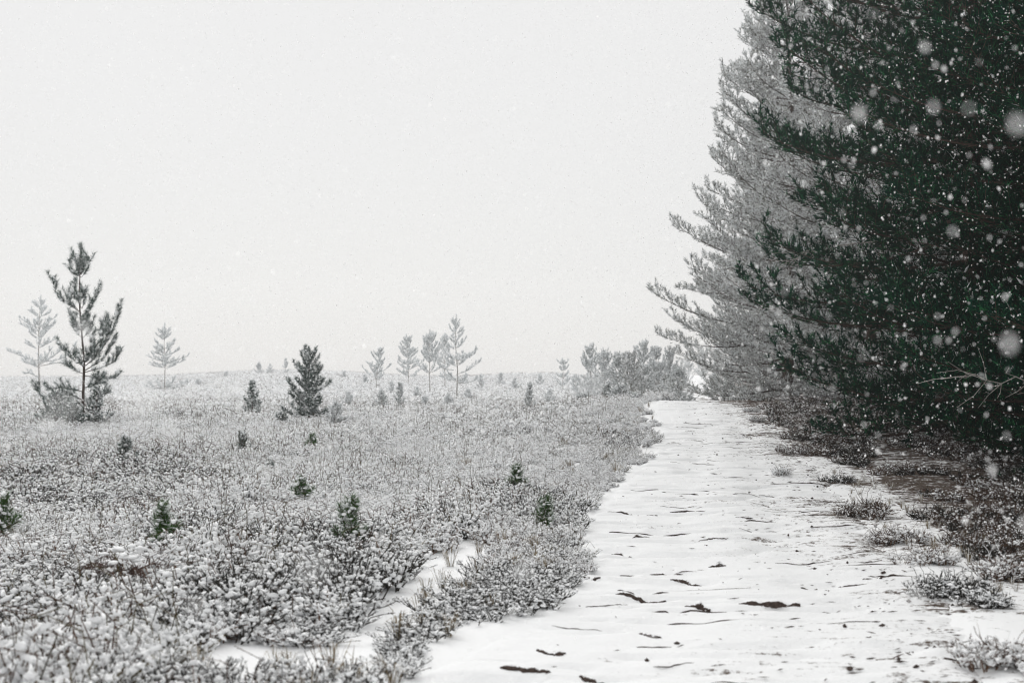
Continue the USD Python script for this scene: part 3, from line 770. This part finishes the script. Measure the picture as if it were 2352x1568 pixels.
SEED = [(290, 1080, 1022, 'small dark pine seedling in the left heath below the tallest pine', NEEDLES_HEATH, 0.7, 4), (556, 1052, 1003, 'pine seedling below the small snowy pine', NEEDLES_HEATH, 0.5, 4), (718, 1045, 1008, 'pale green pine seedling in front of the dark bushy pine', NEEDLES_GREEN, 0.4, 4),
        (695, 1160, 1115, 'little bright green seedling at mid left of the heath', NEEDLES_GREEN, 0.5, 3), (375, 1285, 1172, 'upright bright green pine seedling in the left foreground', NEEDLES_GREEN, 0.22, 6), (403, 1288, 1222, 'short green side seedling touching the upright bright one', NEEDLES_GREEN, 0.35, 4),
        (805, 1275, 1165, 'snow topped seedling with a dark hollow under it in the foreground', NEEDLES_GREEN, 0.45, 4), (1252, 1225, 1162, 'bright green seedling near the left edge of the path', NEEDLES_GREEN, 0.28, 5), (1188, 1140, 1083, 'dark green seedling left of the path in the middle heath', NEEDLES_GREEN, 0.45, 4),
        (8, 1245, 1160, 'green seedling cut by the left edge of the picture', NEEDLES_GREEN, 0.5, 4), (622, 1110, 1075, 'tiny seedling in the snowy heath left of the little bright green one', NEEDLES_HEATH, 0.5, 3)]
for i, (px, by, ty, lab, mt, sp, wh) in enumerate(SEED):
    d = ground_at(px, by)[1]
    young_pine('pine_seedling', lab, px, d, ty, mt, 120 + i, spread=sp * 1.15, low=0.12, whorls=wh, per_whorl=4, lift=(45, 84), snow_p=0.22, nl=0.085, nw=0.006, shoots=3, per=44)

# ------------------------------------------------------------------ forest pines (right)
def forest_pine(path, seed, H, radius, mat, low=0.5, step=0.38, per_whorl=5, nper=18, dead=5, snow_p=0.015, e=(-26, 34), nl=0.085, nw=0.008, second=0.24):
    """Parts of a big pine: trunk, limbs, crown of needles, dead branches and lodged snow. radius(t) gives the limb length at height t of H."""
    rng = np.random.default_rng(seed)
    UsdGeom.Xform.Define(stage, path)
    tr = np.array([[0, 0, -0.3], [rng.normal() * 0.08, rng.normal() * 0.08, H * 0.4], [rng.normal() * 0.12, rng.normal() * 0.12, H * 0.75], [0, 0, H]])
    tr, _ = resample(tr, 16)
    put(path, 'trunk', tube(tr, np.linspace(0.17, 0.02, 16), 9), BARK, smooth=True)
    at = lambda z: np.array([np.interp(z, tr[:, 2], tr[:, 0]), np.interp(z, tr[:, 2], tr[:, 1]), z])
    nd, sn = Bag(), Bag()
    S0, S1 = [], []
    z, twigs = low, Bag()
    while z < H - 0.15:
        t = z / H
        a0 = rng.random() * 6.28
        for j in range(per_whorl):
            R = radius(t) * rng.uniform(0.78, 1.1) + 0.15
            e0 = e[0] + (e[1] - e[0]) * t + rng.normal() * 8
            ln, L_ = resample(branch_line(rng, at(z + rng.normal() * 0.08), a0 + j * 6.283 / per_whorl + rng.normal() * 0.2, R, e0, e0 + 38, 7, 0.1), 10)
            put(path, 'branch', tube(ln, np.linspace(0.01 + 0.006 * R, 0.004, 10), 4, False), BARK)
            ns = int(R * 0.78 / second * 2.0) + 3
            for q in range(ns):
                tt = 0.22 + 0.78 * (q + rng.random()) / ns
                i = min(int(tt * 9), 8)
                b = ln[i] + (ln[i + 1] - ln[i]) * (tt * 9 - i)
                d = unit(ln[i + 1] - ln[i])
                sd = unit(np.cross(d, [0, 0, 1.0])) * (1 if q % 2 else -1)
                dr = unit(d * 0.65 + sd * rng.uniform(0.4, 0.95) + [0, 0, rng.uniform(-0.25, 0.75)])
                l2 = (0.34 + 0.62 * (1 - tt) * min(R, 3) / 3 + 0.2 * rng.random())
                m, tip = b + dr * l2 * 0.5, b + dr * l2 * 0.5 + unit(dr + [0, 0, 0.35]) * l2 * 0.5
                twigs.add(*tube([b, m, tip], [0.006, 0.005, 0.003], 3, False), 0.5)
                S0 += [b + (m - b) * 0.3, m]
                S1 += [m, tip]
                for h_ in range(4):
                    bb = b + (tip - b) * rng.uniform(0.3, 0.95)
                    dd = unit(dr * 0.7 + unit(rng.normal(size=3)) * 0.8 + [0, 0, 0.75])
                    S0.append(bb)
                    S1.append(bb + dd * rng.uniform(0.12, 0.22))
            S0 += list(ln[6:9])
            S1 += list(ln[7:10])
        z += step * rng.uniform(0.8, 1.2) * (0.75 + 0.25 * (1 - t))
    S0, S1 = np.array(S0), np.array(S1)
    brush(nd, rng, S0, S1, nper, nl, nw, 25, 65, 0.1)
    t = nd.done()
    put(path, 'crown', t[:2], mat, rnd=t[2], kind='stuff')
    t = twigs.done()
    put(path, 'twigs', t[:2], BARK, kind='stuff')
    pick = rng.random(len(S0)) < snow_p
    if pick.any():
        d = (S1 - S0)[pick]
        ln = np.linalg.norm(d, axis=1)
        blobs(sn, rng, (S0[pick] + S1[pick]) / 2 + [0, 0, 0.02], d * [1, 1, 0.6], ln * 0.24, nl * rng.uniform(0.2, 0.45, len(ln)), nl * rng.uniform(0.15, 0.28, len(ln)), 0.35, 'oct')
        put(path, 'snow', sn.done(), SNOW, smooth=True, kind='stuff')
    for k in range(dead):
        b = Bag()
        zz = rng.uniform(0.8, H * 0.7)
        R = radius(zz / H) * rng.uniform(0.85, 1.12)
        az = rng.random() * 6.28
        ln, _ = resample(branch_line(rng, at(zz) + 0.45 * R * np.array([math.cos(az), math.sin(az), -0.05]), az, 0.6 * R, rng.uniform(-25, 5), rng.uniform(0, 30), 9, 0.3), 14)
        ln = ln + np.cumsum(rng.normal(size=(14, 3)) * 0.055, 0) * np.linspace(0, 1, 14)[:, None]
        b.add(*tube(ln, np.linspace(0.013, 0.004, 14), 4))
        for q in range(14):
            i = rng.integers(6, 13)
            d = unit(ln[i] - ln[i - 1])
            dr = unit(d + rng.normal(size=3) * [0.55, 0.55, 0.4])
            l2 = rng.uniform(0.15, 0.55)
            m = ln[i] + dr * l2 * 0.5
            e_ = m + unit(dr + rng.normal(size=3) * 0.4) * l2 * 0.5
            b.add(*tube([ln[i], m, e_], [0.005, 0.0045, 0.003], 3))
        put(path, 'dead_branch', b.done(), DEADWOOD)
    return len(nd.f[0])


# one class of tree per look; every tree of the wood's edge is an Xform that references one of them
CLS = '/World/pine_kinds'
stage.CreateClassPrim(CLS)
n1 = forest_pine(CLS + '/dense_pine', 1, 13.0, lambda t: 3.25 * min(1, 0.75 + 1.2 * t) * (1 - max(t - 0.62, 0) / 0.62), NEEDLES_DARK, low=0.45, step=0.43, per_whorl=6, nper=16, nl=0.11, nw=0.0165, second=0.26)
n2 = forest_pine(CLS + '/tall_pine', 2, 13.5, lambda t: 3.6 * min(1, 0.88 + 1.0 * t) * (1 - max(t - 0.4, 0) / 0.8), NEEDLES_DARK, low=0.6, step=0.5, nper=15, dead=7, nl=0.1, nw=0.013, second=0.26)
n3 = forest_pine(CLS + '/tapering_pine', 3, 15.2, lambda t: 0.25 + 4.6 * (1 - t ** 1.3) * min(1, 0.5 + 4 * t), NEEDLES_MID_HAZE, low=0.3, step=0.5, nper=16, dead=2, snow_p=0.2, e=(-14, 22), nl=0.115, nw=0.02, second=0.25)
print('needles', n1, n2, n3)


def forest(kind, x, y, rz, s, label):
    p = xform('/World', 'forest_pine', (x, y, float(height(x, y)) - 0.05), rz, s)
    pr = stage.GetPrimAtPath(p)
    pr.GetReferences().AddInternalReference(f'{CLS}/{kind}')
    pr.SetInstanceable(True)
    tag(pr, label, 'pine tree')


FOREST = [('dense_pine', 8.6, 13.2, 0.3, 1.0, 'nearest dark pine filling the lower right edge of the picture'),
          ('tall_pine', 9.2, 16.8, 2.1, 1.0, 'tall dark pine with bare pale branches second from the right edge'),
          ('dense_pine', 8.7, 20.4, 4.0, 1.05, 'dark dense pine in the middle of the near forest wall'),
          ('dense_pine', 7.85, 24.4, 5.2, 1.12, 'dark pine at the left end of the near forest wall'),
          ('tall_pine', 10.0, 27.6, 1.2, 1.02, 'dark pine set back behind the left end of the near forest wall'),
          ('tapering_pine', 10.6, 33.5, 4.4, 0.95, 'snow flecked pine half hidden by the left end of the near dark wall'),
          ('tapering_pine', 10.0, 39.5, 2.4, 0.98, 'greyish snow flecked pine just behind the near dark wall'),
          ('tapering_pine', 8.9, 46.0, 0.5, 1.0, 'grey snow flecked pine with long limbs reaching left over the path'),
          ('tapering_pine', 11.2, 58.0, 3.7, 0.9, 'pale hazy pine rising behind the grey one over the path'),
          ('tapering_pine', 13.6, 72.0, 5.3, 0.8, 'faintest hazy pine at the far end of the forest edge')]
for a in FOREST:
    forest(*a)
# the trees deeper in the wood read as one dark mass
wood_xy = np.array([(12.2, 11.5), (12.6, 15.2), (12.8, 19.0), (12.6, 22.8), (12.8, 26.8), (12.6, 31.0), (13.2, 35.5), (15.8, 14), (16.2, 18.5), (16.2, 23), (16.4, 28), (16.2, 33.5), (14.4, 41), (14.2, 47), (15, 54), (17, 62), (17.6, 39), (18, 46), (19, 70), (9.6, 9.0), (13, 8)])
wood = UsdGeom.PointInstancer.Define(stage, '/World/inner_wood')
for k, kd in enumerate(('tall_pine',)):
    x = UsdGeom.Xform.Define(stage, f'/World/inner_wood/{kd}')
    x.GetPrim().GetReferences().AddInternalReference(f'{CLS}/{kd}')
    wood.CreatePrototypesRel().AddTarget(x.GetPath())
rw = np.random.default_rng(8)
wood.CreatePositionsAttr([Gf.Vec3f(float(a), float(b), float(height(a, b))) for a, b in wood_xy])
wood.CreateProtoIndicesAttr([0] * len(wood_xy))
wood.CreateScalesAttr([Gf.Vec3f(float(s)) for s in rw.uniform(0.92, 1.05, len(wood_xy))])
wood.CreateOrientationsAttr([Gf.Quath(float(math.cos(a / 2)), 0, 0, float(math.sin(a / 2))) for a in rw.random(len(wood_xy)) * 6.28])
tag(wood, 'dark inner pine wood behind the forest edge', 'wood', kind='stuff')

# ------------------------------------------------------------------ small things
ROOTS = [(1150, 1548, 1262, 'long brown root at the very bottom of the path', 0.035), (1235, 1498, 1298, 'short dark arched root on the lower left of the path', 0.026), (1420, 1362, 1535, 'upper of two long dark roots in the left middle of the path', 0.022),
         (1415, 1372, 1528, 'lower and thicker of two long dark roots in the left middle of the path', 0.028), (1700, 1392, 1838, 'broad ragged dark root in the middle of the near path', 0.034), (1575, 1393, 1628, 'small snow covered hump of root beside the broad ragged one', 0.03),
         (1630, 1299, 1665, 'single short dark root stub in the middle of the path', 0.034), (1540, 1328, 1610, 'thin dark root left of the single short stub', 0.022), (1342, 1327, 1380, 'short dark root close to the left path edge', 0.022),
         (1405, 1271, 1450, 'dark root lump beside the bulging heather on the left path edge', 0.03), (1400, 1224, 1590, 'long thin beaded root across the left half of the path', 0.016), (1395, 1178, 1510, 'thin root across the left of the middle path', 0.014),
         (1540, 1176, 1620, 'row of dark root knobs in the middle of the path', 0.018), (1690, 1192, 1730, 'small dark root knob right of the row of knobs', 0.02), (1770, 1112, 1900, 'straight root running to the small black mound', 0.018),
         (1840, 1340, 1990, 'thin curved root on the right half of the near path', 0.014), (1470, 1449, 1520, 'brown root end in the lower middle of the path', 0.026), (1570, 972, 1640, 'dark thin root near the path crest', 0.018),
         (1690, 995, 1745, 'faint root right of the middle near the path crest', 0.016), (1540, 1065, 1640, 'faint root in the far middle path', 0.014), (1600, 1238, 1680, 'thin straight root in the middle of the path', 0.013), (1330, 1558, 1400, 'root just showing at the bottom picture edge', 0.022)]
for i, (x0, y0, x1, lab, r) in enumerate(ROOTS):
    rg = np.random.default_rng(700 + i)
    a, b = ground_at(x0, y0), ground_at(x1, y0 + rg.uniform(-4, 8))
    n = 30
    t = np.linspace(0, 1, n)
    p = a[None] * (1 - t[:, None]) + b[None] * t[:, None]
    p[:, 1] += 0.03 * np.sin(t * np.pi * rg.uniform(0.6, 1.6) + rg.random() * 3) + rg.normal(size=n) * 0.006
    ridge = np.sin(np.pi * t) ** 0.6
    rad = 0.9 * r * (0.45 + 0.75 * meshkit.noise(np.stack([t * 5, 0 * t + i, 0 * t], -1), 2)) * (0.5 + 0.5 * ridge)
    p[:, 2] = path_z(p[:, 0], p[:, 1]) + rad * ((0.15 if r < 0.02 else 0.0) + 0.5 * (meshkit.noise(np.stack([t * 9, 0 * t + i, 0 * t], -1), 6) - 0.5)) - 0.004
    root = xform('/World', 'exposed_root')
    tag(stage.GetPrimAtPath(root), lab, 'root')
    put(root, 'wood', tube(p, rad, 7), ROOT, smooth=True)
    sn = Bag()
    ps = p + np.stack([0 * t, rad * 0.5, rad * 0.42], 1)
    sn.add(*tube(ps, rad * (0.66 + 0.3 * rg.random(n)), 7))
    put(root, 'snow', sn.done(), SNOW, smooth=True, kind='stuff')

thr = Bag()                                                  # fine roots and cart track edges that cross the path
rt = np.random.default_rng(91)
for i in range(58):
    y0 = 6.2 + 27 * rt.random() ** 1.25
    l0, r0 = (float(q) for q in edges(y0))
    ln_ = rt.uniform(0.12, 0.75)
    x0 = rt.uniform(l0 + 0.1, r0 - 0.2)
    t = np.linspace(0, 1, 16)
    px_ = x0 + ln_ * t
    py0 = y0 + 0.05 * np.sin(t * rt.uniform(2, 5) + rt.random() * 6) + np.cumsum(rt.normal(size=16)) * 0.006
    rr = rt.uniform(0.003, 0.0085) * np.sin(np.pi * np.clip(t, 0.03, 0.97)) ** 0.5 * (0.5 + meshkit.noise(np.stack([t * 8, 0 * t + i, 0 * t], -1), 3))
    pz_ = path_z(px_, py0) + rr * (0.2 + 1.2 * (meshkit.noise(np.stack([t * 6, 0 * t + i, 0 * t], -1), 4) - 0.5))
    thr.add(*tube(np.stack([px_, py0, pz_], 1), rr, 5))
t = thr.done()
g = put('/World', 'fine_roots', t, ROOT, smooth=True, kind='stuff')
tag(stage.GetPrimAtPath(g), 'fine dark roots showing as thin lines across the snowy path', 'roots')

lit = Bag()
rl = np.random.default_rng(44)
m = 1100
yy = 5.5 + 30 * rl.random(m) ** 1.5
l_, r_ = edges(yy)
tt = 1 - np.abs(rl.normal(size=m)) * 0.3
xx = l_ + (r_ - l_) * np.where(rl.random(m) < 0.3, rl.random(m), tt) + rl.uniform(0, 0.6, m)
zz = path_z(xx, yy) - 0.004
az = rl.normal(size=m) * 0.7
dirs = np.stack([np.cos(az), np.sin(az), rl.uniform(-0.05, 0.12, m)], 1)
big = rl.random(m) < 0.06
blobs(lit, rl, np.stack([xx, yy, zz + 0.012], 1), dirs, np.where(big, 0.022, rl.uniform(0.008, 0.05, m)), np.where(big, 0.014, rl.uniform(0.002, 0.0045, m)), np.where(big, 0.014, rl.uniform(0.002, 0.005, m)), 0.3, 'oct')
t = lit.done()
g = put('/World', 'path_litter', t, ROOT, kind='stuff')
tag(stage.GetPrimAtPath(g), 'dark twigs, cones and crumbs of bark scattered on the snowy path', 'litter')

fl_ = Bag()
rl = np.random.default_rng(45)
m = 8500
yy = 5.5 + 34 * rl.random(m) ** 1.3
xx = FOREST_X(yy) + rl.normal(size=m) * 1.0 - 0.5
ok = (bare(xx, yy) + rl.normal(size=m) * 0.12 > 0.2) & (xx > edges(yy)[1] - 0.6)
xx, yy = xx[ok], yy[ok]
m = len(xx)
zz = np.maximum(height(xx, yy) + relief(xx, yy), np.where(xx < path_edges(yy)[1] + 0.2, path_z(xx, yy), -9))
az = rl.random(m) * 6.28
blobs(fl_, rl, np.stack([xx, yy, zz + 0.004], 1), np.stack([np.cos(az), np.sin(az), rl.uniform(-0.1, 0.35, m)], 1), rl.uniform(0.012, 0.06, m), rl.uniform(0.002, 0.006, m), rl.uniform(0.002, 0.006, m), 0.3, 'oct')
t = fl_.done()
g = put('/World', 'needle_litter', t, RUST, rnd=t[2], kind='stuff')
tag(stage.GetPrimAtPath(g), 'brown fallen needles and twigs along the foot of the pines', 'litter')


def grass_tuft(seed, hgt=0.2):
    rng = np.random.default_rng(seed)
    b = Bag()
    for _ in range(42):
        a = rng.random() * 6.28
        o = np.array([math.cos(a), math.sin(a), 0])
        p0 = o * 0.035 * rng.random()
        h_ = hgt * rng.uniform(0.5, 1.1)
        p1 = p0 + o * h_ * rng.uniform(0.1, 0.4) + [0, 0, h_ * 0.75]
        p2 = p1 + o * h_ * rng.uniform(0.2, 0.6) + [0, 0, h_ * rng.uniform(-0.35, 0.2)]
        sd = np.array([-o[1], o[0], 0]) * 0.0022
        b.add([p0 - sd, p0 + sd, p1 - sd, p1 + sd, p2], [[0, 1, 3], [0, 3, 2], [2, 3, 4]], rng.random())
    return b.done()


STRAW = twig_mat('dead_grass', (0.12, 0.09, 0.055), (0.28, 0.23, 0.15), 0.3)
rg = np.random.default_rng(12)
gy = 5 + 32 * rg.random(480) ** 1.2
side = rg.random(480) < 0.5
gx = np.where(side, edges(gy)[0] - np.abs(rg.normal(size=480)) * 2.4, edges(gy)[1] + np.abs(rg.normal(size=480)) * 0.8 + 0.15)
ok = meshkit.noise(np.stack([gx * 0.5, gy * 0.35, 0 * gx], -1), 14) > 0.52
ok &= ~inside(TRAIL_W, gx, gy) & ((gx < edges(gy)[0] - 0.1) | (gx > edges(gy)[1]))
gx, gy = gx[ok], gy[ok]
gs = rg.uniform(0.55, 1.15, len(gx)) * np.where(gx > edges(gy)[1] - 1, 0.6, 1.0)
pi = scatter('dead_grass', [[('blades', grass_tuft(1300 + k), STRAW, False)] for k in range(4)], np.column_stack([gx, gy, height(gx, gy) + relief(gx, gy)]), rg.random(len(gx)) * 6.28, np.repeat(gs[:, None], 3, 1), rg.integers(0, 4, len(gx)))
tag(pi, 'thin dead grass poking through the snow along both edges of the path', 'grass', kind='stuff')

c = ground_at(798, 1402)                                     # stump in the side trail
st = xform('/World', 'tree_stump', (c[0], c[1], float(height(c[0], c[1]))))
tag(stage.GetPrimAtPath(st), 'small black broken stump at the edge of the side trail through the heather', 'stump')
a = np.linspace(0, 1, 6)
put(st, 'wood', tube(np.stack([0.012 * np.sin(a * 4), 0 * a, -0.04 + a * 0.15], 1), [0.036, 0.033, 0.027, 0.026, 0.022, 0.012], 8), ROOT, smooth=40)
sb = Bag()
blobs(sb, np.random.default_rng(5), [[0.0, 0.02, 0.10]], [1, 0, 0], 0.025, 0.022, 0.012)
put(st, 'snow', sb.done(), SNOW, smooth=True, kind='stuff')

c = ground_at(285, 1385)                                     # dead rusty fronds
fr = xform('/World', 'dead_fern', (c[0], c[1], float(height(c[0], c[1]))))
tag(stage.GetPrimAtPath(fr), 'rusty brown dead fern tuft drooping in the left foreground heather', 'fern')
rf = np.random.default_rng(9)
for k in range(9):
    az = rf.random() * 6.28
    ln, _ = resample(branch_line(rf, (0, 0, 0.05), az, rf.uniform(0.3, 0.5), 78, -35, 8, 0.08), 10)
    b = Bag()
    b.add(*tube(ln, np.linspace(0.006, 0.002, 10), 4), 0.4)
    brush(b, rf, ln[3:-1], ln[4:], 10, 0.05, 0.007, 50, 85, -0.25)
    t = b.done()
    put(fr, 'frond', t, RUST, rnd=t[2])
sb = Bag()
blobs(sb, rf, rf.normal(size=(14, 3)) * [0.12, 0.12, 0.03] + [0, 0, 0.33], [1, 0, 0], 0.04, 0.03, 0.015, 0.35)
put(fr, 'snow', sb.done(), SNOW, smooth=True, kind='stuff')

# ------------------------------------------------------------------ falling snow
rs = np.random.default_rng(77)
fl = Bag()


def flakes(n, d0, d1, r0, r1, wx=0.46, shape='hex', stretch=(1.1, 1.9), power=3.0):
    d = (d0 ** power + (d1 ** power - d0 ** power) * rs.random(n)) ** (1 / power)
    x = rs.uniform(-1, 1, n) * (wx * d + 0.5)
    z = rs.uniform(-0.26, 0.36, n) * d * 1.15 + EYE + rs.uniform(-0.3, 0.3, n)
    ok = z > height(x, d) + 0.05
    c = np.stack([x, d, z], 1)[ok]
    k = len(c)
    r = r0 * (r1 / r0) ** rs.beta(1.3, 2.2, k)
    blobs(fl, rs, c, rs.normal(size=(k, 3)) * [0.75, 0.75, 1.0] if shape == 'hex' else np.stack([rs.normal(size=k) * 0.22 + 0.12, rs.normal(size=k) * 0.2, np.full(k, -1.0)], 1), r * rs.uniform(*stretch, k), r, r * rs.uniform(0.6, 1, k), 0.35, shape)


flakes(20, 0.6, 0.95, 0.0025, 0.005, shape='ico', power=2.0)
flakes(80, 0.8, 1.9, 0.0025, 0.006, shape='ico', power=2.2)
flakes(1400, 1.6, 4.5, 0.002, 0.0055, shape='ico')
flakes(42000, 4.0, 15.0, 0.0024, 0.0068)
flakes(20000, 14.0, 30.0, 0.003, 0.008)
near = fl.done()


def flurry(seed, n=440, side=4.0):
    """One cube of thickly falling snow."""
    r_ = np.random.default_rng(seed)
    b = Bag()
    q = r_.uniform(0.007, 0.0135, n)
    blobs(b, r_, r_.uniform(-side / 2, side / 2, (n, 3)), r_.normal(size=(n, 3)), q * r_.uniform(1.0, 1.7, n), q, q * 0.8, 0.35, 'hex')
    return b.done()


cubes = []
for y in np.arange(29, 160, 4.0):
    for x in np.arange(-0.4 * y - 4, 0.4 * y + 4, 4.0):
        for k in range(4):
            z0 = float(height(x, y)) + 2.1 + 4.0 * k
            thin = 1.0 if x > 0.08 * y else (0.9, 0.45, 0.12, 0.03)[k]
            if z0 < 14 and rs.random() < thin:
                cubes.append((x + rs.uniform(-0.4, 0.4), y + rs.uniform(-0.4, 0.4), z0))
n = len(cubes)
pi = scatter('falling_snow', [[('flakes', near, FLAKE, True)]] + [[('flakes', flurry(2100 + k), FLAKE, True)] for k in range(4)], np.array([(0, 0, 0)] + cubes), np.r_[0, rs.integers(0, 4, n) * math.pi / 2], np.ones((n + 1, 3)), np.r_[0, 1 + rs.integers(0, 4, n)])
tag(pi, 'snowflakes falling through the air all over the heath and before the dark pines', 'snowflakes', kind='stuff')
print('cubes', n)
